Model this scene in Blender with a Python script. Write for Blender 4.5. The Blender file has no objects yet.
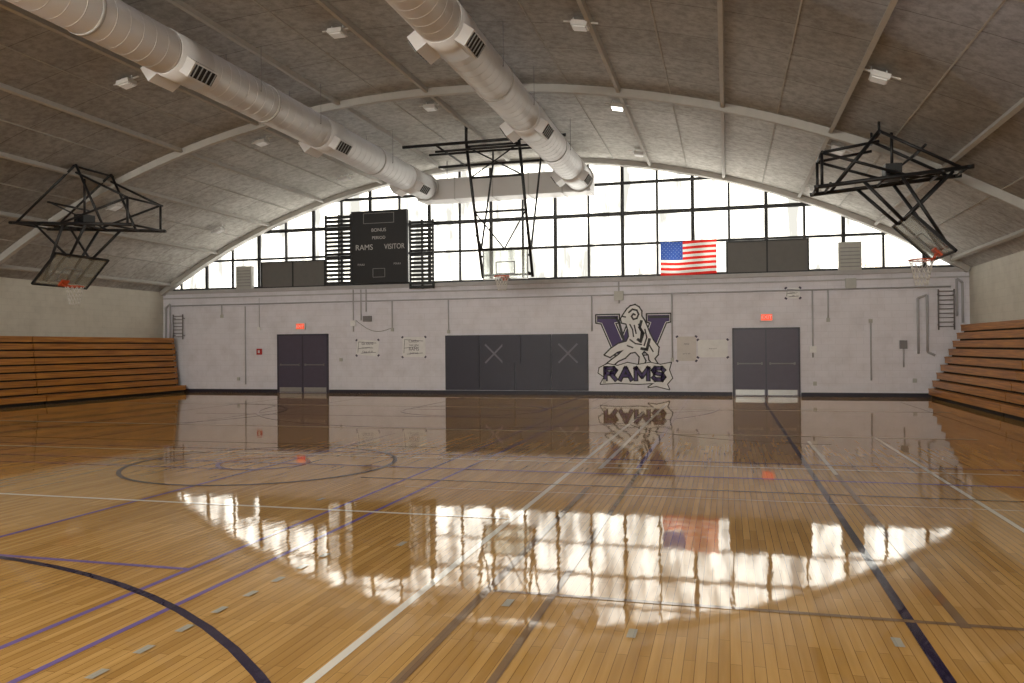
import bpy, bmesh, math, random
from mathutils import Vector, Matrix
random.seed(4)
sc=bpy.context.scene
sc.view_settings.view_transform='Standard'
sc.view_settings.exposure=0.0

# ------------------------------------------------------------------ room dimensions (metres)
XL,XR=-20.9,6.9
YB,YF=-6.2,26.2
ZW=3.82
XC=-7.0; R=25.6; ZC=7.92-R
def arch(x,off=0.0):
    return ZC+math.sqrt((R-off)**2-(x-XC)**2)
PH=math.asin(13.9/R)

# ------------------------------------------------------------------ materials
def newmat(name):
    m=bpy.data.materials.new(name); m.use_nodes=True
    nt=m.node_tree; b=nt.nodes['Principled BSDF']
    return m,nt,b
def mat(name,col,rough=0.6,metal=0.0,nscale=6.0,namt=0.12,spec=0.5,emit=None,estr=0):
    m,nt,b=newmat(name)
    tc=nt.nodes.new('ShaderNodeNewGeometry')
    n=nt.nodes.new('ShaderNodeTexNoise'); n.inputs['Scale'].default_value=nscale; n.inputs['Detail'].default_value=5
    nt.links.new(tc.outputs['Position'],n.inputs['Vector'])
    mx=nt.nodes.new('ShaderNodeMix'); mx.data_type='RGBA'
    mx.inputs[6].default_value=(*[c*(1-namt) for c in col],1)
    mx.inputs[7].default_value=(*[min(1,c*(1+namt)) for c in col],1)
    nt.links.new(n.outputs['Fac'],mx.inputs[0]); nt.links.new(mx.outputs[2],b.inputs['Base Color'])
    b.inputs['Roughness'].default_value=rough; b.inputs['Metallic'].default_value=metal
    b.inputs['Specular IOR Level'].default_value=spec
    if emit:
        b.inputs['Emission Color'].default_value=(*emit,1); b.inputs['Emission Strength'].default_value=estr
    return m
def N(nt,t): return nt.nodes.new(t)

def block_wall(name,col,mort=.88,bs=.2):
    m,nt,b=newmat(name)
    g=N(nt,'ShaderNodeNewGeometry'); s=N(nt,'ShaderNodeSeparateXYZ'); a=N(nt,'ShaderNodeMath'); a.operation='ADD'
    c=N(nt,'ShaderNodeCombineXYZ')
    nt.links.new(g.outputs['Position'],s.inputs[0]); nt.links.new(s.outputs[0],a.inputs[0]); nt.links.new(s.outputs[1],a.inputs[1])
    nt.links.new(a.outputs[0],c.inputs[0]); nt.links.new(s.outputs[2],c.inputs[1])
    br=N(nt,'ShaderNodeTexBrick'); br.inputs['Scale'].default_value=1
    br.inputs['Brick Width'].default_value=.4; br.inputs['Row Height'].default_value=.2; br.inputs['Mortar Size'].default_value=.006
    br.inputs['Mortar Smooth'].default_value=.3
    br.inputs['Color1'].default_value=(*col,1); br.inputs['Color2'].default_value=(*[x*.97 for x in col],1); br.inputs['Mortar'].default_value=(*[x*mort for x in col],1)
    nt.links.new(c.outputs[0],br.inputs['Vector'])
    n=N(nt,'ShaderNodeTexNoise'); n.inputs['Scale'].default_value=1.6; n.inputs['Detail'].default_value=9; n.inputs['Roughness'].default_value=.65
    nt.links.new(g.outputs['Position'],n.inputs['Vector'])
    r=N(nt,'ShaderNodeValToRGB'); r.color_ramp.elements[0].position=.3; r.color_ramp.elements[0].color=(.88,.87,.86,1); r.color_ramp.elements[1].position=.55; r.color_ramp.elements[1].color=(1,1,1,1)
    nt.links.new(n.outputs['Fac'],r.inputs[0])
    mx=N(nt,'ShaderNodeMix'); mx.data_type='RGBA'; mx.blend_type='MULTIPLY'; mx.inputs[0].default_value=1
    nt.links.new(br.outputs['Color'],mx.inputs[6]); nt.links.new(r.outputs[0],mx.inputs[7]); nt.links.new(mx.outputs[2],b.inputs['Base Color'])
    b.inputs['Roughness'].default_value=.6
    bp=N(nt,'ShaderNodeBump'); bp.inputs['Distance'].default_value=.006; bp.inputs['Strength'].default_value=bs; bp.invert=True
    nt.links.new(br.outputs['Fac'],bp.inputs['Height']); nt.links.new(bp.outputs[0],b.inputs['Normal'])
    return m

def floor_mat(name,col=None,mixf=1.0):
    """varnished maple strip floor; col = painted line colour under the same varnish"""
    m,nt,b=newmat(name)
    g=N(nt,'ShaderNodeNewGeometry'); s=N(nt,'ShaderNodeSeparateXYZ'); c=N(nt,'ShaderNodeCombineXYZ')
    nt.links.new(g.outputs['Position'],s.inputs[0]); nt.links.new(s.outputs[1],c.inputs[0]); nt.links.new(s.outputs[0],c.inputs[1])
    br=N(nt,'ShaderNodeTexBrick'); br.inputs['Scale'].default_value=1; br.offset=.37
    br.inputs['Brick Width'].default_value=.9; br.inputs['Row Height'].default_value=.057; br.inputs['Mortar Size'].default_value=.0018
    br.inputs['Color1'].default_value=(.72,.43,.15,1); br.inputs['Color2'].default_value=(.53,.295,.088,1); br.inputs['Mortar'].default_value=(.24,.125,.04,1)
    nt.links.new(c.outputs[0],br.inputs['Vector'])
    mp=N(nt,'ShaderNodeMapping'); mp.inputs['Scale'].default_value=(14,.7,1)
    nt.links.new(g.outputs['Position'],mp.inputs[0])
    n=N(nt,'ShaderNodeTexNoise'); n.inputs['Scale'].default_value=1.5; n.inputs['Detail'].default_value=6
    nt.links.new(mp.outputs[0],n.inputs['Vector'])
    r=N(nt,'ShaderNodeValToRGB'); r.color_ramp.elements[0].position=.3; r.color_ramp.elements[0].color=(.8,.76,.66,1); r.color_ramp.elements[1].position=.7; r.color_ramp.elements[1].color=(1.0,1.0,1.0,1)
    nt.links.new(n.outputs['Fac'],r.inputs[0])
    mx=N(nt,'ShaderNodeMix'); mx.data_type='RGBA'; mx.blend_type='MULTIPLY'; mx.inputs[0].default_value=1
    nt.links.new(br.outputs['Color'],mx.inputs[6]); nt.links.new(r.outputs[0],mx.inputs[7])
    out=mx.outputs[2]
    if col:
        m2=N(nt,'ShaderNodeMix'); m2.data_type='RGBA'; m2.inputs[0].default_value=mixf
        nt.links.new(out,m2.inputs[6]); m2.inputs[7].default_value=(*col,1); out=m2.outputs[2]
    nt.links.new(out,b.inputs['Base Color'])
    b.inputs['Roughness'].default_value=.035; b.inputs['IOR'].default_value=1.45
    w=N(nt,'ShaderNodeTexNoise'); w.inputs['Scale'].default_value=1.0; w.inputs['Detail'].default_value=3
    mp2=N(nt,'ShaderNodeMapping'); mp2.inputs['Scale'].default_value=(6,1.3,1)
    nt.links.new(g.outputs['Position'],mp2.inputs[0]); nt.links.new(mp2.outputs[0],w.inputs['Vector'])
    bp=N(nt,'ShaderNodeBump'); bp.inputs['Distance'].default_value=.0011; bp.inputs['Strength'].default_value=1
    nt.links.new(w.outputs['Fac'],bp.inputs['Height']); nt.links.new(bp.outputs[0],b.inputs['Normal'])
    return m

def ceiling_mat():
    m,nt,b=newmat('ceiling_panels')
    g=N(nt,'ShaderNodeNewGeometry'); s=N(nt,'ShaderNodeSeparateXYZ'); c=N(nt,'ShaderNodeCombineXYZ')
    nt.links.new(g.outputs['Position'],s.inputs[0]); nt.links.new(s.outputs[0],c.inputs[0]); nt.links.new(s.outputs[1],c.inputs[1])
    br=N(nt,'ShaderNodeTexBrick'); br.inputs['Scale'].default_value=1; br.offset=0
    br.inputs['Brick Width'].default_value=60; br.inputs['Row Height'].default_value=1.32; br.inputs['Mortar Size'].default_value=.012
    br.inputs['Color1'].default_value=(.50,.48,.45,1); br.inputs['Color2'].default_value=(.46,.44,.41,1); br.inputs['Mortar'].default_value=(.28,.265,.24,1)
    nt.links.new(c.outputs[0],br.inputs['Vector'])
    n=N(nt,'ShaderNodeTexNoise'); n.inputs['Scale'].default_value=6; n.inputs['Detail'].default_value=10; n.inputs['Roughness'].default_value=.72
    nt.links.new(g.outputs['Position'],n.inputs['Vector'])
    r=N(nt,'ShaderNodeValToRGB'); r.color_ramp.elements[0].position=.38; r.color_ramp.elements[0].color=(.72,.70,.68,1); r.color_ramp.elements[1].position=.6; r.color_ramp.elements[1].color=(1.1,1.1,1.1,1)
    nt.links.new(n.outputs['Fac'],r.inputs[0])
    n2=N(nt,'ShaderNodeTexNoise'); n2.inputs['Scale'].default_value=.6; n2.inputs['Detail'].default_value=4
    nt.links.new(g.outputs['Position'],n2.inputs['Vector'])
    r2=N(nt,'ShaderNodeValToRGB'); r2.color_ramp.elements[0].position=.3; r2.color_ramp.elements[0].color=(.8,.78,.76,1); r2.color_ramp.elements[1].position=.6; r2.color_ramp.elements[1].color=(1,1,1,1)
    nt.links.new(n2.outputs['Fac'],r2.inputs[0])
    mx=N(nt,'ShaderNodeMix'); mx.data_type='RGBA'; mx.blend_type='MULTIPLY'; mx.inputs[0].default_value=1
    nt.links.new(br.outputs['Color'],mx.inputs[6]); nt.links.new(r.outputs[0],mx.inputs[7])
    m3=N(nt,'ShaderNodeMix'); m3.data_type='RGBA'; m3.blend_type='MULTIPLY'; m3.inputs[0].default_value=1
    nt.links.new(mx.outputs[2],m3.inputs[6]); nt.links.new(r2.outputs[0],m3.inputs[7]); nt.links.new(m3.outputs[2],b.inputs['Base Color'])
    b.inputs['Roughness'].default_value=.9
    return m

def bleacher_mat():
    m,nt,b=newmat('bleacher_wood')
    g=N(nt,'ShaderNodeNewGeometry')
    mp=N(nt,'ShaderNodeMapping'); mp.inputs['Scale'].default_value=(6,.5,14)
    nt.links.new(g.outputs['Position'],mp.inputs[0])
    n=N(nt,'ShaderNodeTexNoise'); n.inputs['Scale'].default_value=2; n.inputs['Detail'].default_value=7
    nt.links.new(mp.outputs[0],n.inputs['Vector'])
    r=N(nt,'ShaderNodeValToRGB'); r.color_ramp.elements[0].position=.3; r.color_ramp.elements[0].color=(.28,.10,.016,1); r.color_ramp.elements[1].position=.7; r.color_ramp.elements[1].color=(.60,.26,.04,1)
    nt.links.new(n.outputs['Fac'],r.inputs[0]); nt.links.new(r.outputs[0],b.inputs['Base Color'])
    b.inputs['Roughness'].default_value=.35
    return m

def glazing_mat():
    m=bpy.data.materials.new('tinted_glazing'); m.use_nodes=True; nt=m.node_tree
    for n in list(nt.nodes):
        if n.type!='OUTPUT_MATERIAL': nt.nodes.remove(n)
    out=[n for n in nt.nodes][0]
    g=N(nt,'ShaderNodeNewGeometry')
    mp=N(nt,'ShaderNodeMapping'); mp.inputs['Scale'].default_value=(1.6,1,.35)
    nt.links.new(g.outputs['Position'],mp.inputs[0])
    n=N(nt,'ShaderNodeTexNoise'); n.inputs['Scale'].default_value=1.1; n.inputs['Detail'].default_value=5
    nt.links.new(mp.outputs[0],n.inputs['Vector'])
    r=N(nt,'ShaderNodeValToRGB'); e=r.color_ramp.elements
    e[0].position=.38; e[0].color=(.20,.187,.145,1); e[1].position=.60; e[1].color=(.95,.88,.68,1)  # patchy cream tint put into the glass imitates faint shapes and daylight beyond
    nt.links.new(n.outputs['Fac'],r.inputs[0])
    t=N(nt,'ShaderNodeBsdfTransparent'); nt.links.new(r.outputs[0],t.inputs[0])
    nt.links.new(t.outputs[0],out.inputs[0])
    return m

M={}
M['wall']=block_wall('painted_block_wall',(.80,.785,.86))
M['wallside']=block_wall('cream_block_wall',(.64,.61,.53))
M['floor']=floor_mat('maple_floor')
M['ceil']=ceiling_mat()
M['bleach']=bleacher_mat()
M['glaze']=glazing_mat()
M['purlin']=mat('purlin_paint',(.48,.465,.44),.7)
M['black']=mat('black_steel',(.012,.012,.014),.45)
M['mullion']=mat('mullion_black',(.02,.02,.022),.5)
M['dark']=mat('dark_gap',(.012,.009,.008),.8)
M['duct']=mat('duct_paint',(.70,.69,.70),.45,nscale=2,namt=.06)
M['ductseam']=mat('duct_seam',(.54,.53,.53),.5)
M['white']=mat('white_paint',(.7,.7,.7),.5)
M['grey']=mat('grey_paint',(.3,.3,.3),.6)
M['panel']=mat('infill_panel',(.15,.145,.14),.6)
M['vent']=mat('vent_grey',(.5,.5,.48),.5)
M['door']=mat('door_purple_grey',(.085,.072,.11),.4)
M['doorframe']=mat('door_frame',(.05,.045,.07),.4)
M['steel']=mat('steel_plate',(.4,.4,.4),.35,metal=.6)
M['mat_vinyl']=mat('mat_vinyl',(.026,.023,.045),.45)
M['tape']=mat('tape_grey',(.2,.19,.24),.6)
M['navybase']=mat('navy_base',(.02,.018,.035),.5)
M['purple']=mat('logo_purple',(.055,.025,.14),.5)
M['logoblack']=mat('logo_black',(.015,.013,.02),.5)
M['paper']=mat('paper_white',(.84,.84,.86),.7)
M['paperbeige']=mat('paper_beige',(.66,.63,.62),.7)
M['ink']=mat('ink',(.08,.07,.12),.7)
M['red']=mat('alarm_red',(.5,.02,.02),.4)
M['exit']=mat('exit_face',(.5,.05,.03),.4,emit=(1,.12,.05),estr=.9)
M['orange']=mat('rim_orange',(.6,.09,.03),.4)
M['net']=mat('net_cord',(.75,.73,.7),.8)
M['lens']=mat('lamp_lens',(.7,.7,.7),.4,emit=(1,.97,.9),estr=.1)
M['lenslit']=mat('lamp_lens_lit',(.9,.9,.9),.4,emit=(1,.97,.88),estr=6)
M['pipe']=mat('painted_conduit',(.46,.45,.48),.5)
M['pipedark']=mat('bare_conduit',(.22,.21,.22),.5,metal=.3)
M['scoretext']=mat('score_text',(.6,.6,.6),.5)
M['score']=mat('score_body',(.022,.022,.026),.6)
M['trim']=mat('ledge_trim',(.46,.45,.47),.6)
M['bark']=mat('bark',(.12,.08,.05),.9)
M['leaf']=mat('autumn_leaf',(.30,.17,.05),.8)
M['l_navy']=floor_mat('line_navy',(.015,.015,.06),.96)
M['l_purple']=floor_mat('line_purple',(.19,.14,.42),.9)
M['l_white']=floor_mat('line_white',(.9,.87,.80),.92)
M['l_faint']=floor_mat('line_faded_brown',(.15,.10,.08),.75)
M['l_blue']=floor_mat('line_pale_blue',(.42,.50,.50),.65)
M['l_red']=floor_mat('line_red',(.5,.06,.04),.8)

def cloth(name,col):
    m,nt,b=newmat(name)
    g=N(nt,'ShaderNodeNewGeometry'); n=N(nt,'ShaderNodeTexNoise'); n.inputs['Scale'].default_value=9
    nt.links.new(g.outputs['Position'],n.inputs['Vector'])
    mx=N(nt,'ShaderNodeMix'); mx.data_type='RGBA'; mx.inputs[6].default_value=(*[c*.85 for c in col],1); mx.inputs[7].default_value=(*col,1)
    nt.links.new(n.outputs['Fac'],mx.inputs[0]); nt.links.new(mx.outputs[2],b.inputs['Base Color'])
    b.inputs['Roughness'].default_value=.8
    t=N(nt,'ShaderNodeBsdfTranslucent'); nt.links.new(mx.outputs[2],t.inputs[0])
    ms=N(nt,'ShaderNodeMixShader'); ms.inputs[0].default_value=.5
    nt.links.new(b.outputs[0],ms.inputs[1]); nt.links.new(t.outputs[0],ms.inputs[2])
    nt.links.new(ms.outputs[0],nt.nodes['Material Output'].inputs[0])
    return m
M['f_red']=cloth('flag_red',(.75,.03,.025)); M['f_white']=cloth('flag_white',(.8,.78,.75)); M['f_blue']=cloth('flag_blue',(.05,.10,.34))
gm=bpy.data.materials.new('backboard_glass'); gm.use_nodes=True; nt=gm.node_tree
b=nt.nodes['Principled BSDF']; b.inputs['Base Color'].default_value=(.5,.52,.5,1); b.inputs['Roughness'].default_value=.15
t=N(nt,'ShaderNodeBsdfTransparent'); t.inputs[0].default_value=(.9,.92,.9,1)
ms=N(nt,'ShaderNodeMixShader'); ms.inputs[0].default_value=.35
nt.links.new(t.outputs[0],ms.inputs[1]); nt.links.new(b.outputs[0],ms.inputs[2]); nt.links.new(ms.outputs[0],nt.nodes['Material Output'].inputs[0])
M['glass']=gm

# ------------------------------------------------------------------ mesh builder
class MB:
    def __init__(s): s.v=[];s.f=[];s.m=[];s.sm=[];s.mats=[]
    def mi(s,k):
        if k not in s.mats: s.mats.append(k)
        return s.mats.index(k)
    def face(s,pts,k,smooth=False):
        i=len(s.v); s.v+= [tuple(p) for p in pts]; s.f.append(list(range(i,i+len(pts)))); s.m.append(s.mi(k)); s.sm.append(smooth)
    def box(s,x0,x1,y0,y1,z0,z1,k,rot=None,piv=None):
        p=[Vector(q) for q in [(x0,y0,z0),(x1,y0,z0),(x1,y1,z0),(x0,y1,z0),(x0,y0,z1),(x1,y0,z1),(x1,y1,z1),(x0,y1,z1)]]
        if rot is not None:
            c=Vector(piv) if piv else Vector(((x0+x1)/2,(y0+y1)/2,(z0+z1)/2))
            p=[c+rot@(q-c) for q in p]
        i=len(s.v); s.v+=[tuple(q) for q in p]
        for f in [(0,3,2,1),(4,5,6,7),(0,1,5,4),(1,2,6,5),(2,3,7,6),(3,0,4,7)]:
            s.f.append([i+a for a in f]); s.m.append(s.mi(k)); s.sm.append(False)
    def pipe(s,p,q,r,k,n=8,r2=None):
        p=Vector(p);q=Vector(q);d=(q-p).normalized(); r2=r if r2 is None else r2
        a=d.orthogonal().normalized(); b_=d.cross(a)
        i=len(s.v)
        for c,rr in((p,r),(q,r2)):
            for j in range(n):
                t=2*math.pi*j/n; s.v.append(tuple(c+rr*(math.cos(t)*a+math.sin(t)*b_)))
        mi=s.mi(k)
        for j in range(n):
            s.f.append([i+j,i+(j+1)%n,i+n+(j+1)%n,i+n+j]); s.m.append(mi); s.sm.append(True)
        s.f.append([i+j for j in range(n)][::-1]); s.m.append(mi); s.sm.append(False)
        s.f.append([i+n+j for j in range(n)]); s.m.append(mi); s.sm.append(False)
    def path(s,pts,r,k,n=8):
        for a,b_ in zip(pts[:-1],pts[1:]): s.pipe(a,b_,r,k,n)
    def torus(s,c,r1,r2,k,n=28,m=8):
        i=len(s.v); mi=s.mi(k)
        for a in range(n):
            t=2*math.pi*a/n
            for b_ in range(m):
                u=2*math.pi*b_/m; rr=r1+r2*math.cos(u)
                s.v.append((c[0]+rr*math.cos(t),c[1]+rr*math.sin(t),c[2]+r2*math.sin(u)))
        for a in range(n):
            for b_ in range(m):
                s.f.append([i+a*m+b_,i+((a+1)%n)*m+b_,i+((a+1)%n)*m+(b_+1)%m,i+a*m+(b_+1)%m]); s.m.append(mi); s.sm.append(True)
    def poly_xz(s,pts,y,k,th=.004):
        i=len(s.v)
        from mathutils.geometry import tessellate_polygon
        tr=tessellate_polygon([[Vector((p[0],p[1],0)) for p in pts]])
        s.v+=[(p[0],y,p[1]) for p in pts]; mi=s.mi(k)
        for t_ in tr: s.f.append([i+a for a in t_]); s.m.append(mi); s.sm.append(False)
    def outline_xz(s,pts,y,w,k,closed=True):
        n=len(pts); rng=range(n if closed else n-1)
        for a in rng:
            p=Vector(pts[a]);q=Vector(pts[(a+1)%n]); d=(q-p)
            if d.length<1e-5: continue
            d.normalize(); nn=Vector((-d.y,d.x))*w/2; p2=p-d*w*.4; q2=q+d*w*.4
            s.face([(p2.x+nn.x,y,p2.y+nn.y),(p2.x-nn.x,y,p2.y-nn.y),(q2.x-nn.x,y,q2.y-nn.y),(q2.x+nn.x,y,q2.y+nn.y)],k)
    def done(s,name,parent=None,fixn=True):
        me=bpy.data.meshes.new(name); me.from_pydata(s.v,[],s.f)
        for k in s.mats: me.materials.append(M[k])
        for p,mi,sm in zip(me.polygons,s.m,s.sm): p.material_index=mi; p.use_smooth=sm
        if fixn:
            bm=bmesh.new(); bm.from_mesh(me); bmesh.ops.recalc_face_normals(bm,faces=bm.faces); bm.to_mesh(me); bm.free()
        o=bpy.data.objects.new(name,me); sc.collection.objects.link(o)
        if parent: o.parent=parent
        return o
def text(name,body,size,x,y,z,k,parent=None,sx=1.0,off=0.0,ext=.002,rz=0,sp=1.0):
    cu=bpy.data.curves.new(name,'FONT'); cu.body=body; cu.size=size; cu.align_x='CENTER'; cu.align_y='CENTER'; cu.extrude=ext; cu.offset=off; cu.space_character=sp
    to=bpy.data.objects.new(name+'_c',cu); sc.collection.objects.link(to)
    bpy.context.view_layer.update()
    me=bpy.data.meshes.new_from_object(to.evaluated_get(bpy.context.evaluated_depsgraph_get()))
    bpy.data.objects.remove(to)
    me.materials.clear(); me.materials.append(M[k])
    me.transform(Matrix.Translation((x,y,z))@Matrix.Rotation(rz,4,'Y')@Matrix.Diagonal((sx,1,1,1))@Matrix.Rotation(math.pi/2,4,'X'))
    o=bpy.data.objects.new(name,me); sc.collection.objects.link(o)
    if parent: o.parent=parent
    return o

# ------------------------------------------------------------------ room shell
b=MB(); b.box(XL-.3,XR+.3,YB-.3,YF+.3,-.2,0,'floor'); b.done('floor')
for nm,y0,y1 in(('wall_back',YF,YF+.28),('wall_front',YB-.28,YB)):
    b=MB(); b.box(XL-.28,XR+.28,y0,y1,0,ZW,'wall'); b.done(nm)
b=MB(); b.box(XL-.28,XL,YB,YF,0,ZW+.02,'wallside'); b.done('wall_left')
b=MB(); b.box(XR,XR+.28,YB,YF,0,ZW+.02,'wallside'); b.done('wall_right')
b=MB(); n=72; ph1=math.radians(33.7); Y0,Y1=YB-.3,YF+.3
for i in range(n):
    a0=-ph1+2*ph1*i/n; a1=-ph1+2*ph1*(i+1)/n
    P=lambda a,r,y:(XC+r*math.sin(a),y,ZC+r*math.cos(a))
    b.face([P(a0,R,Y0),P(a1,R,Y0),P(a1,R,Y1),P(a0,R,Y1)],'ceil',True)
    b.face([P(a0,R+.25,Y0),P(a0,R+.25,Y1),P(a1,R+.25,Y1),P(a1,R+.25,Y0)],'ceil',True)
    for y in(Y0,Y1): b.face([P(a0,R,y),P(a1,R,y),P(a1,R+.25,y),P(a0,R+.25,y)],'ceil')
for a in(-ph1,ph1): b.face([P(a,R,Y0),P(a,R,Y1),P(a,R+.25,Y1),P(a,R+.25,Y0)],'ceil')
o=b.done('ceiling',fixn=False)
bm=bmesh.new(); bm.from_mesh(o.data); bmesh.ops.remove_doubles(bm,verts=bm.verts,dist=1e-4); bm.to_mesh(o.data); bm.free()
def rib(y,w,d,name,key='purlin'):
    b=MB(); n=64
    for i in range(n):
        a0=-PH+2*PH*i/n; a1=-PH+2*PH*(i+1)/n
        q=[]
        for a in(a0,a1):
            for r in(R+.02,R-d):
                for yy in(y-w/2,y+w/2): q.append((XC+r*math.sin(a),yy,ZC+r*math.cos(a)))
        b.face([q[2],q[3],q[7],q[6]],key); b.face([q[0],q[2],q[6],q[4]],key); b.face([q[1],q[3],q[7],q[5]],key)
    b.done(name)
for y in(-5.4,2.5,10.4,18.3): rib(y,.13,.18,'trim_ceiling_rib')
rib(26.12,.3,.16,'trim_window_arch'); rib(-6.12,.3,.16,'trim_window_arch')
b=MB(); dphi=math.radians(5.27)
for k in range(-6,7):
    a=k*dphi; rot=Matrix.Rotation(a,3,'Y')
    cx,cz=XC+(R-.05)*math.sin(a),ZC+(R-.05)*math.cos(a)
    b.box(cx-.04,cx+.04,YB,YF,cz-.06,cz+.06,'purlin',rot)
    if k<6:
        a2=a+dphi/2; rot=Matrix.Rotation(a2,3,'Y'); cx,cz=XC+(R-.008)*math.sin(a2),ZC+(R-.008)*math.cos(a2)
        b.box(cx-.012,cx+.012,YB,YF,cz-.008,cz+.008,'purlin',rot)
b.done('trim_ceiling_purlins')
def window_wall(yg,ym,name):
    b=MB()
    pts=[(XL,ZW)]+[(XC+R*math.sin(-PH+2*PH*i/48),ZC+R*math.cos(-PH+2*PH*i/48)) for i in range(49)]+[(XR,ZW)]
    b.poly_xz(pts,yg,'glaze')
    xs=[.1+1.125*i for i in range(-19,7)]
    for i,x in enumerate(xs):
        if x<XL+.4 or x>XR-.4: continue
        w=.055 if (i%2==0) else .036
        b.box(x-w,x+w,ym-.04,ym+.04,ZW,arch(x)+.02,'mullion')
    for z,w in((4.94,.038),(5.95,.06),(6.95,.045)):
        h=math.sqrt(R*R-(z-ZC)**2)
        b.box(XC-h,XC+h,ym-.045,ym+.035,z-w,z+w,'mullion')
    b.box(XL,XR,ym-.055,ym+.05,ZW,ZW+.11,'mullion')
    return b.done(name,fixn=False)
window_wall(YF+.16,YF+.10,'window_1')
window_wall(YB-.16,YB-.10,'window_2')
b=MB(); b.box(XL,XR,YF-.10,YF,ZW-.10,ZW+.03,'trim'); b.box(XL,XR,YF-.05,YF,ZW-.28,ZW-.24,'trim'); b.done('trim_window_ledge')
b=MB(); b.box(XL,-15.98,YF-.03,YF,0,.12,'navybase');b.box(-13.88,.15,YF-.03,YF,0,.12,'navybase');b.box(2.2,XR,YF-.03,YF,0,.12,'navybase'); b.done('baseboard_back')

# ------------------------------------------------------------------ court lines
b=MB(); 
zc=[.002]
def nz(): zc[0]+=.00008; return zc[0]
def L(x0,x1,y0,y1,k): z=nz(); b.face([(x0,y0,z),(x1,y0,z),(x1,y1,z),(x0,y1,z)],k)
def lx(x,y0,y1,k,w=.05): L(x-w/2,x+w/2,y0,y1,k)
def ly(y,x0,x1,k,w=.05): L(x0,x1,y-w/2,y+w/2,k)
def arc(cx,cy,r,a0,a1,k,w=.05):
    z=nz(); n=max(12,int(abs(a1-a0)/4))
    for i in range(n):
        t0=math.radians(a0+(a1-a0)*i/n);t1=math.radians(a0+(a1-a0)*(i+1)/n)
        q=[(cx+rr*math.cos(t),cy+rr*math.sin(t),z) for rr,t in((r-w/2,t0),(r+w/2,t0),(r+w/2,t1),(r-w/2,t1))]
        b.face(q,k)
lx(1.0,-5,26,'l_navy',.06)
lx(-1.95,-5,19.5,'l_white',.055)
lx(-3.8,-5,24.5,'l_purple',.045); lx(-3.35,-5,24.5,'l_purple',.045)
lx(-6.07,-5,14,'l_purple',.05)
lx(-1.54,-5,9.0,'l_faint',.06); lx(-1.1,-5,10.5,'l_faint',.05)
lx(-1.14,10.5,25,'l_purple',.06); lx(-1.62,10.4,22,'l_white',.06)
lx(1.28,5.0,12,'l_faint',.06); lx(1.28,10.5,14,'l_white',.05); lx(2.42,6,15,'l_white',.05)
lx(-13.9,-1,25,'l_purple',.06); lx(-11.4,8,25,'l_purple',.05)
lx(4.6,12,24,'l_faint',.06)
ly(7.2,-19,-1.95,'l_white',.055)
ly(5.05,-1.5,5.6,'l_faint',.05)
ly(9.1,-4.4,3,'l_faint',.05); ly(9.35,-13,-6,'l_purple',.06)
ly(8.6,-3.6,5.6,'l_white',.02)
ly(10.0,-19.4,5.6,'l_purple',.07); ly(10.5,-1.62,-1.0,'l_white',.06); ly(10.9,-12,3.4,'l_white',.05)
ly(12.1,-19,-3,'l_faint',.06); ly(11.3,-13.9,5.6,'l_purple',.06)
ly(14.8,-18,4,'l_white',.07); ly(25.0,-13.9,1.3,'l_navy',.08); ly(17.5,-13,-4,'l_purple',.08)
ly(5.02,-8,-3.8,'l_purple',.05); ly(20.5,-18,5,'l_white',.08)
arc(-6.3,-1.05,6.08,0,180,'l_navy',.06)
arc(-6.3,21.05,6.08,180,360,'l_purple',.07)
arc(-6.3,9.95,1.83,0,360,'l_navy',.06); arc(-6.3,9.95,.61,0,180,'l_red',.06); arc(-6.3,9.95,.61,180,360,'l_purple',.06)
arc(-6.3,19.6,1.83,0,360,'l_purple',.07); lx(-8.13,19.6,25,'l_purple');lx(-4.47,19.6,25,'l_purple');ly(19.6,-8.13,-4.47,'l_purple',.08)
arc(-14.5,17.3,3.6,-90,90,'l_navy',.07); arc(1.6,17.3,3.6,90,270,'l_faint',.06)
for i in range(9): y=2.9+i*.33; lx(-3.02,y,y+.12,'l_blue',.05)
for x,y in((-1.36,4.75),(-.55,4.4),(.84,4.6),(-4.2,7.6),(-2.6,6.0)): L(x,x+.05,y,y+.14,'l_blue')
b.done('court_lines')

# ------------------------------------------------------------------ bleachers
def bleachers(side):
    b=MB(); rows=9; h=.232
    if side<0: rows=9; h=.222
    segs=[(-5.5,.9),(.94,7.1),(7.14,13.3),(13.34,19.5),(19.54,25.9)]
    for i in range(rows):
        if side<0:
            xf=-19.68 if i<1 else -20.02-.025*(i-1); xb=XL+.02
        else:
            xf=5.71+.11*i; xb=XR-.02
        z0=.05+i*h
        for (a,c) in segs:
            x0,x1=(xb,xf) if side<0 else (xf,xb)
            ins=.07
            if side<0:
                b.box(x1-.03,x1,a,c,z0+.05,z0+h-.03,'bleach')
                b.box(x0,x1+.015,a,c,z0+h-.03,z0+h,'bleach')
                b.box(x0,x1-ins,a+.02,c-.02,z0-.045,z0+h-.03,'dark')
            else:
                b.box(x0,x0+.03,a,c,z0+.05,z0+h-.03,'bleach')
                b.box(x0-.015,x1,a,c,z0+h-.03,z0+h,'bleach')
                b.box(x0+ins,x1,a+.02,c-.02,z0-.045,z0+h-.03,'dark')
    b.done('bleachers')
bleachers(-1); bleachers(1)

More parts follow.
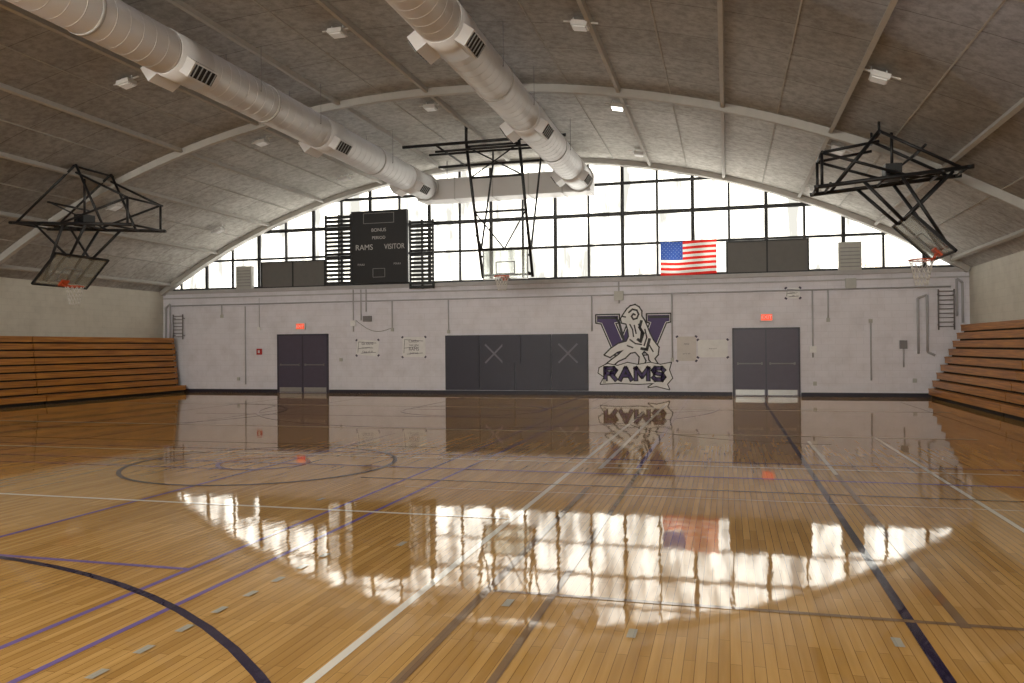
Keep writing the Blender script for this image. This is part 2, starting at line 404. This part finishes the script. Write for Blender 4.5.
# ------------------------------------------------------------------ doors
def door(x0,x1,name):
    e=bpy.data.objects.new(name,None); sc.collection.objects.link(e)
    z=2.08; xm=(x0+x1)/2
    b=MB(); w=.06
    b.box(x0-.04,x0+w-.04,YF-.05,YF,0,z+.06,'doorframe'); b.box(x1-w+.04,x1+.04,YF-.05,YF,0,z+.06,'doorframe'); b.box(x0-.04,x1+.04,YF-.05,YF,z,z+.06,'doorframe')
    b.box(xm-.02,xm+.02,YF-.04,YF,0,z,'doorframe'); b.done('frame',e)
    for i,(a,c) in enumerate(((x0+.02,xm-.02),(xm+.02,x1-.02))):
        b=MB(); b.box(a,c,YF-.03,YF,.01,z,'door'); b.box(a+.03,c-.03,YF-.036,YF-.03,.03,.20,'steel')
        b.box(a+.08,c-.08,YF-.10,YF-.06,1.0,1.04,'pipedark'); b.box(a+.08,a+.13,YF-.08,YF-.03,.98,1.06,'pipedark'); b.box(c-.13,c-.08,YF-.08,YF-.03,.98,1.06,'pipedark')
        b.done('leaf_%d'%(i+1),e)
door(-15.93,-13.94,'door_1'); door(.2,2.14,'door_2')
def exit_sign(x,z):
    b=MB(); b.box(x-.19,x+.19,YF-.08,YF,z-.12,z+.12,'white'); b.box(x-.165,x+.165,YF-.085,YF-.079,z-.095,z+.095,'exit')
    o=b.done('exit_sign'); text('exit_lettering','EXIT',.15,x,YF-.09,z,'paper',o)
exit_sign(-15.0,2.42); exit_sign(1.2,2.46)

# ------------------------------------------------------------------ wall mats
b=MB(); xs=[-9.43,-8.18,-6.93,-5.67,-4.42]
for a,c in zip(xs[:-1],xs[1:]):
    b.box(a+.01,c-.01,YF-.06,YF,.14,2.02,'mat_vinyl'); b.box(a+.03,c-.03,YF-.075,YF-.06,.16,2.0,'mat_vinyl')
b.box(-7.35,-6.72,YF-.11,YF-.07,1.05,2.0,'mat_vinyl')
def xmark(x,z,s):
    for sg in(1,-1): b.box(x-s,x+s,YF-.082,YF-.076,z-.03,z+.03,'tape',Matrix.Rotation(sg*.78,3,'Y'))
xmark(-7.65,1.38,.45); xmark(-5.1,1.38,.45)
b.done('wall_mat')

# ------------------------------------------------------------------ ram mural
y=YF-.006
def LG(a,c): return (-4.13+a/30.2, 2.93-c/30.4)
b=MB()
W=[(0,10),(21,10),(21,16),(17,17),(24.5,35),(31,19),(29,16),(42,16),(40,19),(47,35),(53.5,17),(50,16),(50,10),(71,10),(71,16),(67,17),(54,48),(45,48),(36,29),(27,48),(18,48),(5,17),(0,16)]
W=[LG(*p) for p in W]
b.outline_xz(W,y,.13,'logoblack'); b.outline_xz(W,y-.001,.045,'paper'); b.poly_xz(W,y-.002,'purple')
b.outline_xz([LG(*p) for p in [(1,12),(19,12),(22,17),(27,37)]],y-.0025,.08,'logoblack',False); b.outline_xz([LG(*p) for p in [(52,12),(70,12)]],y-.0025,.08,'logoblack',False)
b.outline_xz([LG(*p) for p in [(20,46),(26,46),(34,30)]],y-.0025,.08,'logoblack',False)
# leaping ram: head and curled horn at the top, chest forward, haunches lower right, forelegs reaching left
LR=lambda a,c: LG(36+(a-34)*.86,c)
ram=[(27,4),(31,1),(36,0),(40,2),(43,6),(43,11),(46,15),(49,21),(52,28),(56,35),(62,42),(61,49),(57,53),(62,60),(58,61),(52,54),(51,49),(46,45),(43,48),(47,55),(44,61),(40,59),(41,51),(36,46),(30,47),(24,52),(16,55),(8,61),(2,59),(9,54),(17,49),(23,44),(15,46),(7,51),(1,49),(8,43),(17,38),(26,36),(29,31),(28,24),(26,18),(21,17),(20,13),(23,9)]
rp=[LR(*p) for p in ram]
b.outline_xz(rp,y-.003,.085,'logoblack'); b.poly_xz(rp,y-.004,'paper')
def st(l,w=.045): b.outline_xz([LR(*p) for p in l],y-.005,w,'logoblack',False)
st([(29,7),(33,4),(38,5),(40,9),(38,13),(34,14),(32,11),(34,8.5),(36,9.5)],.055)
for l in ([(30,19),(33,24),(34,31)],[(40,19),(43,26),(42,33)],[(47,24),(49,32),(46,40)],[(30,34),(36,38),(43,39)],[(35,20),(37,28)],[(22,11),(25,11.5)],[(27,40),(33,42)],[(52,40),(56,46)]): st(l)
st([(43,16),(41,22),(45,28),(42,36),(39,34)],.09); st([(52,34),(49,44),(43,43)],.09)
sw=[(2,62),(10,58),(20,60),(30,57),(40,59),(52,57),(62,59),(72,57),(70,64),(73,72),(68,78),(70,83),(58,80),(50,81),(56,77),(40,78),(20,77),(3,78),(7,71),(1,67)]
sp_=[LG(*p) for p in sw]
b.outline_xz(sp_,y-.006,.06,'logoblack'); b.poly_xz(sp_,y-.007,'paper')
# block lettering R A M S drawn as brush strokes
def letter(ox,strokes):
    for w,k,dy in((.155,'logoblack',.009),(.075,'purple',.011)):
        for l in strokes: b.outline_xz([LG(ox+px,73.5-py) for px,py in l],y-dy,w,k,False)
letter(8,[[(0,0),(0,11),(8,11),(10,9),(8,6),(0,6)],[(5,6),(10,0)]])
letter(22.5,[[(0,0),(5.5,11),(11,0)],[(2.5,3.8),(8.5,3.8)]])
letter(38,[[(0,0),(0,11),(6,3),(12,11),(12,0)]])
letter(55,[[(10,9),(8,11),(2,11),(0,9),(1.5,6.5),(8.5,5),(10,2.5),(8,0),(2,0),(0,2)]])
mur=b.done('ram_mural',fixn=False)

# ------------------------------------------------------------------ posters, signs, alarm
def poster(x,z,w,h,k,words,name,tilt=0):
    b=MB(); b.box(x-w/2,x+w/2,YF-.010,YF-.002,z-h/2,z+h/2,k,Matrix.Rotation(tilt,3,'Y'))
    for sx in(-1,1):
        for sz in(-1,1): b.box(x+sx*w/2-.04,x+sx*w/2+.04,YF-.013,YF-.009,z+sz*h/2-.03,z+sz*h/2+.03,'ink',Matrix.Rotation(.7*sx*sz,3,'Y'))
    if len(words)>2:
        for (a0,c0,a1,c1) in((-.4,.38,.4,.3),(-.42,-.05,.1,.02),(-.3,-.35,.38,-.3),(-.4,.38,-.44,-.3)):
            b.outline_xz([(x+a0*w,z+c0*h),(x+a1*w,z+c1*h)],YF-.012,.014,'ink',False)
    o=b.done(name)
    for i,(wd,f) in enumerate(words): text('writing_%d'%(i+1),wd,h*.8*f,x,YF-.015,z+h*(.5-(i+.5)/len(words))*.8,'ink',o,.85,0,.0005)
poster(-12.37,1.62,.85,.55,'paper',[('Go RAMS',.30),('our team rocks',.18),('Class of 18',.24)],'poster',.1)
poster(-10.6,1.63,.86,.70,'paper',[('Caedon',.26),('river valley',.17),('RAMS',.32),('good luck',.17)],'poster')
poster(-1.25,1.5,.60,.78,'paperbeige',[('notice',.12),('gym rules apply',.07)],'poster')
poster(-.44,1.5,.92,.56,'paper',[('please keep off',.1)],'poster')
poster(1.99,3.2,.42,.32,'paper',[('MAXIMUM',.22),('OCCUPANCY',.2),('700',.26)],'capacity_sign')
b=MB(); b.box(-16.82,-16.62,YF-.06,YF-.001,1.4,1.62,'red'); b.box(-16.76,-16.68,YF-.07,YF-.06,1.46,1.56,'white'); b.done('fire_alarm')
b=MB(); b.box(-16.78,-16.66,YF-.05,YF-.001,2.3,2.42,'paper'); b.pipe((-16.72,YF-.02,2.42),(-16.72,YF-.02,3.5),.012,'pipe'); b.done('alarm_strobe')
b=MB(); yc=YF-.04
b.pipe((-20.5,yc,3.28),(6.4,yc,3.28),.024,'pipe')
for x,z0,z1 in((-18.3,2.9,3.28),(-12.9,2.2,3.7),(-12.6,2.6,3.7),(-12.4,2.9,3.7),(-9.3,2.2,3.28),(-3.4,3.0,3.7),(2.55,1.2,3.28),(5.1,.9,1.5),(-1.7,1.2,3.28),(-4.3,2.1,3.28),(-17.3,.3,3.2),(-11.4,2.3,3.28),(3.0,2.4,3.28),(4.2,.5,2.3)):
    b.pipe((x,yc,z0),(x,yc,z1),.024,'pipe')
b.box(-12.5,-12.2,YF-.1,YF,2.55,2.75,'pipedark'); b.box(-13.0,-12.8,YF-.08,YF,2.4,2.6,'paper'); b.box(2.45,2.65,YF-.08,YF,1.35,1.55,'paper')
b.box(-3.55,-3.25,YF-.1,YF,3.1,3.4,'vent'); b.box(5.0,5.2,YF-.08,YF,1.45,1.7,'pipedark'); b.box(3.5,3.8,YF-.1,YF,3.3,3.6,'vent')
for x,z in((-18.3,2.85),(-11.4,2.25),(-9.3,2.15),(-1.7,1.15),(3.0,2.35),(4.2,2.3),(-13.4,1.2),(-3.9,.45),(2.6,.4),(5.4,.5),(-17.6,.5)):
    b.box(x-.05,x+.05,YF-.06,YF,z-.06,z+.06,'vent')
# slack cable
pts=[(-12.8,yc,2.6)]+[(-12.8+.1*i,yc,2.6-.25*math.sin(math.pi*i/14)-.02*i) for i in range(1,14)]+[(-11.4,yc,2.3)]
b.path(pts,.009,'pipedark',6)
b.done('wall_conduit')
def looppipe(pts,name):
    b=MB(); b.path([(x,YF-.06,z) for x,z in pts],.035,'pipe'); b.done(name)
looppipe([(5.5,1.3),(5.5,2.95),(5.75,3.05),(5.75,1.35),(5.95,1.25)],'steam_pipe')
looppipe([(-20.75,1.9),(-20.75,3.2),(-20.55,3.35),(-20.55,2.0)],'steam_pipe')
def ladder(x,z0,z1,name,w=.42):
    b=MB()
    for dx in(-w/2,w/2): b.pipe((x+dx,YF-.13,z0),(x+dx,YF-.13,z1),.022,'pipedark')
    z=z0+.1
    while z<z1: b.pipe((x-w/2,YF-.13,z),(x+w/2,YF-.13,z),.014,'pipedark'); z+=.13
    for zz in(z0+.15,z1-.15):
        for dx in(-w/2,w/2): b.pipe((x+dx,YF-.13,zz),(x+dx,YF,zz),.014,'pipedark')
    b.done(name)
ladder(-20.15,2.0,2.95,'wall_ladder'); ladder(6.25,2.0,3.2,'wall_ladder')
looppipe([(6.7,2.2),(6.7,3.4),(6.55,3.5),(6.55,2.4)],'steam_pipe')

# ------------------------------------------------------------------ things in the window band
def infill(x0,x1,z0,z1,name,k='panel',nd=2):
    b=MB(); ya=YF+.0
    b.box(x0,x1,ya-.03,ya+.03,z0,z1,k); 
    for i in range(nd+1):
        x=x0+(x1-x0)*i/nd; b.box(x-.025,x+.025,ya-.05,ya-.02,z0,z1,'mullion')
    for z in(z0,z1-.04): b.box(x0,x1,ya-.05,ya-.02,z,z+.04,'mullion')
    b.done(name)
infill(-16.6,-14.02,ZW+.03,4.82,'window_infill_panel'); infill(.02,2.45,ZW+.03,4.88,'window_infill_panel')
def vent(x0,x1,z1):
    b=MB(); b.box(x0,x1,YF-.16,YF+.02,ZW+.03,z1,'vent')
    for i in range(6):
        z=ZW+.12+i*(z1-ZW-.2)/6; b.box(x0+.05,x1-.05,YF-.175,YF-.16,z,z+.03,'grey')
    b.done('exhaust_vent')
vent(-17.6,-16.95,4.68); vent(3.3,3.95,4.70)
b=MB(); fx0,fx1,fz0,fz1=-2.04,-.29,3.86,4.95; nc=40
fy=lambda u,v: YF-.07-.035*math.sin(u*13+v*1.5)*(0.4+.6*v)
for i in range(nc):
    for j in range(13):
        u0,u1=i/nc,(i+1)/nc; v0,v1=j/13,(j+1)/13
        P=lambda u,v:(fx0+(fx1-fx0)*u,fy(u,v),fz1-(fz1-fz0)*v-.02*math.sin(u*5))
        k='f_blue' if (u0<.4 and j<7) else ('f_red' if j%2==0 else 'f_white')
        b.face([P(u0,v1),P(u1,v1),P(u1,v0),P(u0,v0)],k,True)
def star(cx,cz,yy,r):
    pts=[]
    for i in range(10):
        rr=r if i%2==0 else r*.42; t=math.pi/2+i*math.pi/5
        pts.append((cx+rr*math.cos(t),cz+rr*math.sin(t)))
    b.poly_xz(pts,yy,'f_white')
for r_ in range(9):
    for c_ in range(6 if r_%2==0 else 5):
        u=(.033+.066*c_+(0 if r_%2==0 else .033)); v=(.03+.0565*r_)
        star(fx0+(fx1-fx0)*u,fz1-(fz1-fz0)*v-.01,fy(u,v)-.006,.017)
b.done('american_flag',fixn=False)
# scoreboard
b=MB(); ys=YF-.3
b.box(-12.8,-10.73,ys,ys+.2,3.9,6.44,'score')
for z in(3.9,6.40): b.box(-12.82,-10.71,ys-.02,ys,z,z+.04,'score')
for x in(-12.82,-10.75): b.box(x,x+.04,ys-.02,ys,3.9,6.44,'score')
def fr(x0,x1,z0,z1):
    for zz in(z0,z1): b.box(x0,x1,ys-.012,ys,zz-.008,zz+.008,'grey')
    for xx in(x0,x1): b.box(xx-.008,xx+.008,ys-.012,ys,z0,z1,'grey')
fr(-12.35,-11.2,6.0,6.35); fr(-12.0,-11.55,4.1,4.4)
b.box(-12.6,-10.9,ys+.2,YF,3.95,4.05,'black'); 
so=b.done('scoreboard')
text('home_label','RAMS',.27,-12.33,ys-.01,5.15,'scoretext',so); text('visitor_label','VISITOR',.26,-11.18,ys-.01,5.15,'scoretext',so,.82)
text('bonus_label','BONUS',.17,-11.77,ys-.01,5.75,'scoretext',so); text('period_label','PERIOD',.15,-11.77,ys-.01,5.48,'scoretext',so)
text('foul_label','FOULS',.09,-12.45,ys-.01,4.55,'scoretext',so); text('foul_label_b','FOULS',.09,-11.08,ys-.01,4.55,'scoretext',so)
def louvre(x0,x1,z0,z1,ns):
    b=MB(); yl=YF-.2
    for x in(x0,x1-.05,(x0+x1)/2): b.box(x,x+.05,yl-.05,yl+.05,z0,z1,'black')
    for i in range(ns):
        z=z0+(z1-z0)*(i+.05)/ns; b.box(x0,x1,yl-.045,yl+.045,z,z+(z1-z0)/ns*.66,'black')
    b.box(x0+.1,x0+.16,yl,YF+.03,z0+.3,z0+.36,'black'); b.box(x1-.16,x1-.1,yl,YF+.03,z0+.3,z0+.36,'black')
    b.done('louvre_screen')
louvre(-13.9,-12.86,3.88,6.38,17); louvre(-10.66,-9.76,3.66,6.05,17)

# ------------------------------------------------------------------ ducts
def duct(x,name):
    e=MB(); z=6.9; r=.40; y0,y1=-5.0,24.85
    e.pipe((x,y0,z),(x,y1,z),r,'duct',48)
    y=y0+.2
    while y<y1: e.pipe((x,y,z),(x,y+.02,z),r+.0018,'duct',48); y+=.3
    for y in(-3,2.5,8,10.2,15.2,20.7): e.pipe((x,y,z),(x,y+.07,z),r+.012,'ductseam',48)
    e.pipe((x,y1-.06,z),(x,y1,z),r+.05,'ductseam',48)
    for y in(-4,1.5,7,12.5,18,23.5):
        e.pipe((x,y-.45,z),(x,y+.45,z),r+.015,'duct',48)
        for sg in(-1,1):
            rot=Matrix.Rotation(sg*.6,3,'Y'); c=(x,y,z)
            xa,xb=(x+.28,x+.60) if sg>0 else (x-.60,x-.28)
            e.box(xa,xb,y-.33,y+.33,z-.15,z+.15,'duct',rot,c)
            xa,xb=(x+.60,x+.62) if sg>0 else (x-.62,x-.60)
            e.box(xa,xb,y-.29,y+.29,z-.12,z+.12,'dark',rot,c)
            for q in range(5):
                yy=y-.25+q*.125
                xa2,xb2=(xa,xb+.012) if sg>0 else (xa-.012,xb)
                e.box(xa2,xb2,yy-.012,yy+.012,z-.12,z+.12,'grey',rot,c)
    for y in(-4.5,0,4.5,9.5,14.5,17,21.2):
        for dx in(-.41,.41): e.pipe((x+dx,y,z),(x+dx,y,arch(x+dx)),.006,'pipedark')
        e.pipe((x-.41,y,z),(x+.41,y,z),.014,'pipedark')
    e.done(name)
duct(-9.59,'air_duct'); duct(-4.43,'air_duct')
b=MB(); b.box(-9.9,-4.1,24.9,25.75,6.5,7.18,'duct')
for x in(-8.6,-7.3,-6.1,-5.0): b.box(x-.02,x+.02,24.88,25.77,6.48,7.2,'ductseam')
for x in(-9,-5): b.pipe((x,25.3,7.18),(x,25.3,arch(x)),.015,'pipedark')
b.done('duct_plenum')

# ------------------------------------------------------------------ ceiling lights
def clight(x,y,lit):
    b=MB(); z=arch(x)-.16; a=math.asin((x-XC)/R); rot=Matrix.Rotation(a,3,'Y'); c=(x,y,z)
    b.box(x-.15,x+.15,y-.14,y+.14,z-.02,z+.07,'white',rot,c)
    b.box(x-.12,x+.12,y-.11,y+.11,z-.045,z-.02,'lenslit' if lit else 'lens',rot,c)
    b.box(x-.32,x+.32,y-.02,y+.02,z+.065,z+.085,'white',rot,c)
    for s in(-1,1): b.pipe((x+s*.12,y,z+.05),(x+s*.12,y,arch(x+s*.12)+.02),.012,'white')
    b.done('ceiling_light')
for x in(-17,-12.2,-7.3,-2.5,2.45):
    for y in(-1,4,9,14.2,19.3,24.2):
        clight(x,y,x==-2.5 and y>19 and y<20)
b=MB(); x,y=-10.35,12.0; zt=arch(x)
b.pipe((x,y,zt),(x,y,zt-.2),.03,'black'); b.pipe((x,y,zt-.12),(x,y,zt-.26),.16,'black',20,.3); b.pipe((x,y,zt-.26),(x,y,zt-.42),.3,'black',20,.28)
b.pipe((x,y,zt-.42),(x,y,zt-.44),.22,'grey',20); b.done('ceiling_loudspeaker')

# ------------------------------------------------------------------ basketball hoops
def net(b,c,rt=.225,h=.42):
    n=12; lv=5
    ring=lambda l,i,o:(c[0]+(rt-(rt-.11)*(l/lv)**.8)*math.cos(2*math.pi*(i+o)/n),c[1]+(rt-(rt-.11)*(l/lv)**.8)*math.sin(2*math.pi*(i+o)/n),c[2]-h*l/lv)
    for l in range(lv):
        for i in range(n):
            o=.5*(l%2)
            p=ring(l,i,o)
            b.pipe(p,ring(l+1,i,o+.5),.007,'net',4); b.pipe(p,ring(l+1,i,o-.5),.007,'net',4)
e=bpy.data.objects.new('basketball_hoop',None); sc.collection.objects.link(e)
b=MB(); xa,xb=-7.07,-5.53; zt=7.40; r=.045; zb=3.68; yt=21.5
for x in(xa,xb):
    b.pipe((x,yt,zt),(x,23,zb),r,'black'); b.pipe((x,yt,zt+.02),(x,yt,arch(x)),r,'black')
    b.pipe((x,22.9,4.6),(x,24.2,zt),r*.7,'black'); b.pipe((x,22.4,4.9),(x,23.0,4.5),r*.7,'black')
    b.pipe((x,24.2,zt),(x,24.2,arch(x)),.03,'black')
P=lambda x,t:(x,yt+(23-yt)*t,zt+(zb-zt)*t)
for t_ in(.03,.25,.5,.78,.98): b.pipe(P(xa,t_),P(xb,t_),r*.75,'black')
b.pipe(P(xa,.03),P(xb,.25),.022,'black'); b.pipe(P(xb,.03),P(xa,.25),.022,'black')
b.pipe(P(xa,.5),P((xa+xb)/2,.78),.022,'black'); b.pipe(P(xb,.5),P((xa+xb)/2,.78),.022,'black')
b.pipe((-9.0,yt,zt),(-4.2,yt,zt),.045,'black'); b.pipe((-8.9,24.2,zt),(-4.4,24.2,zt),.04,'black'); b.pipe((-8.0,yt,zt-.2),(-4.95,yt,zt-.2),.035,'black')
b.pipe((-8.6,22.6,zt),(-4.3,22.6,zt),.035,'black')
for x in(-8.0,-4.4): b.pipe((x,yt,zt),(x,24.2,zt),.03,'black')
b.done('support_frame',e)
b=MB(); yb=22.75; w=.68; z0,z1=3.62,4.5
b.box(-6.3-w,-6.3+w,yb,yb+.02,z0,z1,'glass')
b.box(-6.3-w,-6.3+w,yb-.01,yb+.04,z0-.02,z0+.02,'steel'); b.box(-6.3-w,-6.3+w,yb-.01,yb+.04,z1-.012,z1+.012,'pipedark')
for x in(-6.3-w,-6.3+w): b.box(x-.012,x+.012,yb-.01,yb+.04,z0,z1,'pipedark')
for z in(z0+.15,z0+.5): b.box(-6.58,-6.02,yb-.012,yb,z-.015,z+.015,'grey')
for x in(-6.58,-6.02): b.box(x-.015,x+.015,yb-.012,yb,z0+.15,z0+.5,'grey')
for x in(xa,xb):
    xi=-6.3+(w if x>-6.3 else -w)
    b.pipe((xi,yb+.02,3.8),(x,23,3.75),.03,'black'); b.pipe((xi,yb+.02,4.3),(x,22.75,4.3),.03,'black')
b.done('backboard',e)
b=MB(); b.torus((-6.3,yb-.38,3.66),.225,.014,'orange'); b.box(-6.42,-6.18,yb-.16,yb-.012,3.63,3.67,'orange'); b.box(-6.37,-6.23,yb-.03,yb-.012,3.55,3.72,'orange')
net(b,(-6.3,yb-.38,3.66)); b.done('rim_and_net',e)
def side_hoop(s):
    e=bpy.data.objects.new('basketball_hoop',None); sc.collection.objects.link(e)
    mx=lambda p:(p[0] if s>0 else -13.0-p[0],p[1],p[2])
    zc_=lambda x:(arch(x) if s>0 else arch(-13.0-x))-.0
    Y=17.3; b=MB()
    def pp(p,q,r=.032): b.pipe(mx(p),mx(q),r,'black')
    H=.60 if s>0 else .42
    xo=-18.0 if s>0 else -17.55
    xi=-14.2 if s>0 else -14.7
    xp=xi-.15; zt=zc_(-15.9) if s>0 else 5.75
    for dy in(-H,H):
        y=Y+dy
        pp((xo,y,4.95),(xi,y,4.72),.042)
        pp((-15.9,y,zt),(xo+.2,y,4.93)); pp((-15.9,y,zt),(-15.1,y,4.76)); pp((xp,y,5.4),(xp,y,4.72),.03)
        pp((-15.9,y,zt-.2),(xp,y,5.4),.03); pp((xp,y,5.4),(-16.4,y,4.85),.03)
        y2=Y+dy*.6
        pp((-15.6,y,4.8),(-16.35,y2,4.0),.035); pp((-17.2,y,4.88),(-16.35,y2,4.0),.03); pp((-16.3,y,4.84),(-17.15,y2,3.45),.035)
        pp((-15.9,y,zt),(-15.9,y,zc_(-15.9)),.025)
    for x,z in((xo+.1,4.94),(-17.0,4.88),(-16.0,4.83),(-15.0,4.77),(xi-.05,4.72),(-15.9,zt-.05),(xp,5.4),(-16.7,5.4)):
        pp((x,Y-H-.08,z),(x,Y+H+.08,z),.028)
    pp((xo+.1,Y-H,4.94),(-16,Y+H,4.83),.02); pp((xo+.1,Y+H,4.94),(-16,Y-H,4.83),.02)
    pp((-16.7,Y-H,5.4),(-16,Y+H,4.83),.02); pp((-16.7,Y+H,5.4),(-16,Y-H,4.83),.02)
    c=mx((-16.2,Y,5.0)); b.box(c[0]-.15,c[0]+.15,Y-.2,Y+.2,4.85,5.15,'black')
    pp((-16.2,Y,5.1),(-16.2,Y,zc_(-16.2)),.03)
    b.done('support_frame',e)
    b=MB(); B0=Vector((-17.0,Y,3.3)); U=Vector((.75,0,.76)); U.normalize(); A=Vector((0,1,0)); Nn=Vector((U.z,0,-U.x))
    if s<0: B0.x-=.12
    def bb(a0,a1,u0,u1,n0,n1,k):
        q=[]
        for (a,u,n_) in((a0,u0,n0),(a1,u0,n0),(a1,u1,n0),(a0,u1,n0),(a0,u0,n1),(a1,u0,n1),(a1,u1,n1),(a0,u1,n1)):
            q.append(mx(tuple(B0+A*a+U*u+Nn*n_)))
        for f in[(0,3,2,1),(4,5,6,7),(0,1,5,4),(1,2,6,5),(2,3,7,6),(3,0,4,7)]: b.face([q[i] for i in f],k)
    bb(-.9,.9,0,1.07,-.01,.01,'glass')
    for u in(0,1.04): bb(-.9,.9,u,u+.04,-.03,.03,'black')
    for a in(-.9,.86): bb(a,a+.04,0,1.07,-.03,.03,'black')
    for u in(.18,.62): bb(-.3,.3,u,u+.03,.01,.02,'grey')
    for a in(-.3,.27): bb(a,a+.03,.18,.62,.01,.02,'grey')
    for a in(-.5,.46): bb(a,a+.05,0.1,1.0,-.07,-.03,'black')
    b.done('backboard',e)
    b=MB(); c=mx(tuple(B0+U*.15+Vector((.36 if s>0 else .30,0,-.12 if s>0 else -.16)))); b.torus(c,.225,.014,'orange')
    bb(-.12,.12,.05,.25,.01,.05,'orange')
    p0=mx(tuple(B0+U*.15+Nn*.03))
    for dd in(-.08,.08): b.pipe((p0[0],Y+dd,p0[2]),(c[0]-(.21 if s>0 else -.21),Y+dd,c[2]),.014,'orange')
    net(b,c,.225,.5); b.done('rim_and_net',e)
side_hoop(1); side_hoop(-1)

# ------------------------------------------------------------------ tree seen outside the right-hand panes
b=MB(); tx,ty=6.1,34.0
b.pipe((tx,ty,0),(tx,ty,3.6),.14,'bark',8,.08)
for i in range(26):
    a=random.uniform(0,6.28); l=random.uniform(.5,1.2); z=random.uniform(2.8,3.8)
    q=Vector((tx+math.cos(a)*l*.6,ty+math.sin(a)*l*.6,z+l*.8)); b.pipe((tx,ty,z),q,.03,'bark',5,.008)
    for j in range(22):
        c=q+Vector((random.gauss(0,.18),random.gauss(0,.18),random.gauss(0,.18)))
        u=Vector((random.uniform(-1,1),random.uniform(-1,1),random.uniform(-1,1))).normalized(); v=u.orthogonal().normalized()
        b.face([c-u*.07,c+v*.04,c+u*.07,c-v*.04],'leaf')
b.done('autumn_tree',fixn=False)

# ------------------------------------------------------------------ sky light
w=bpy.data.worlds.new('World'); sc.world=w; w.use_nodes=True; nt=w.node_tree
bg=nt.nodes['Background']
tc=N(nt,'ShaderNodeTexCoord'); sp=N(nt,'ShaderNodeSeparateXYZ'); nt.links.new(tc.outputs['Generated'],sp.inputs[0])
mr=N(nt,'ShaderNodeMapRange'); mr.inputs['From Min'].default_value=-.6; mr.inputs['From Max'].default_value=.5; mr.inputs['To Min'].default_value=27; mr.inputs['To Max'].default_value=4.8
nt.links.new(sp.outputs[1],mr.inputs[0]); nt.links.new(mr.outputs[0],bg.inputs['Strength']); bg.inputs['Color'].default_value=(.95,.99,1.14,1)
for nm,y,rx in(('window_daylight_portal',YF+.35,-math.pi/2),('window_daylight_portal',YB-.35,math.pi/2)):
    l=bpy.data.lights.new(nm,'AREA'); l.shape='RECTANGLE'; l.size=27.8; l.size_y=4.2; l.cycles.is_portal=True
    o=bpy.data.objects.new(nm,l); o.location=(XC,y,ZW+2.1); o.rotation_euler=(rx,0,0); sc.collection.objects.link(o)

# ------------------------------------------------------------------ camera
cam=bpy.data.cameras.new('Camera'); cam.lens=28.125; cam.sensor_width=36; cam.clip_start=.05; cam.clip_end=500
co=bpy.data.objects.new('Camera',cam); sc.collection.objects.link(co)
co.matrix_world=Matrix.Translation((0,0,1.6))@Matrix.Rotation(math.radians(15.04),4,'Z')@Matrix.Rotation(math.radians(90.4),4,'X')@Matrix.Rotation(-.0085,4,'Z')
sc.camera=co
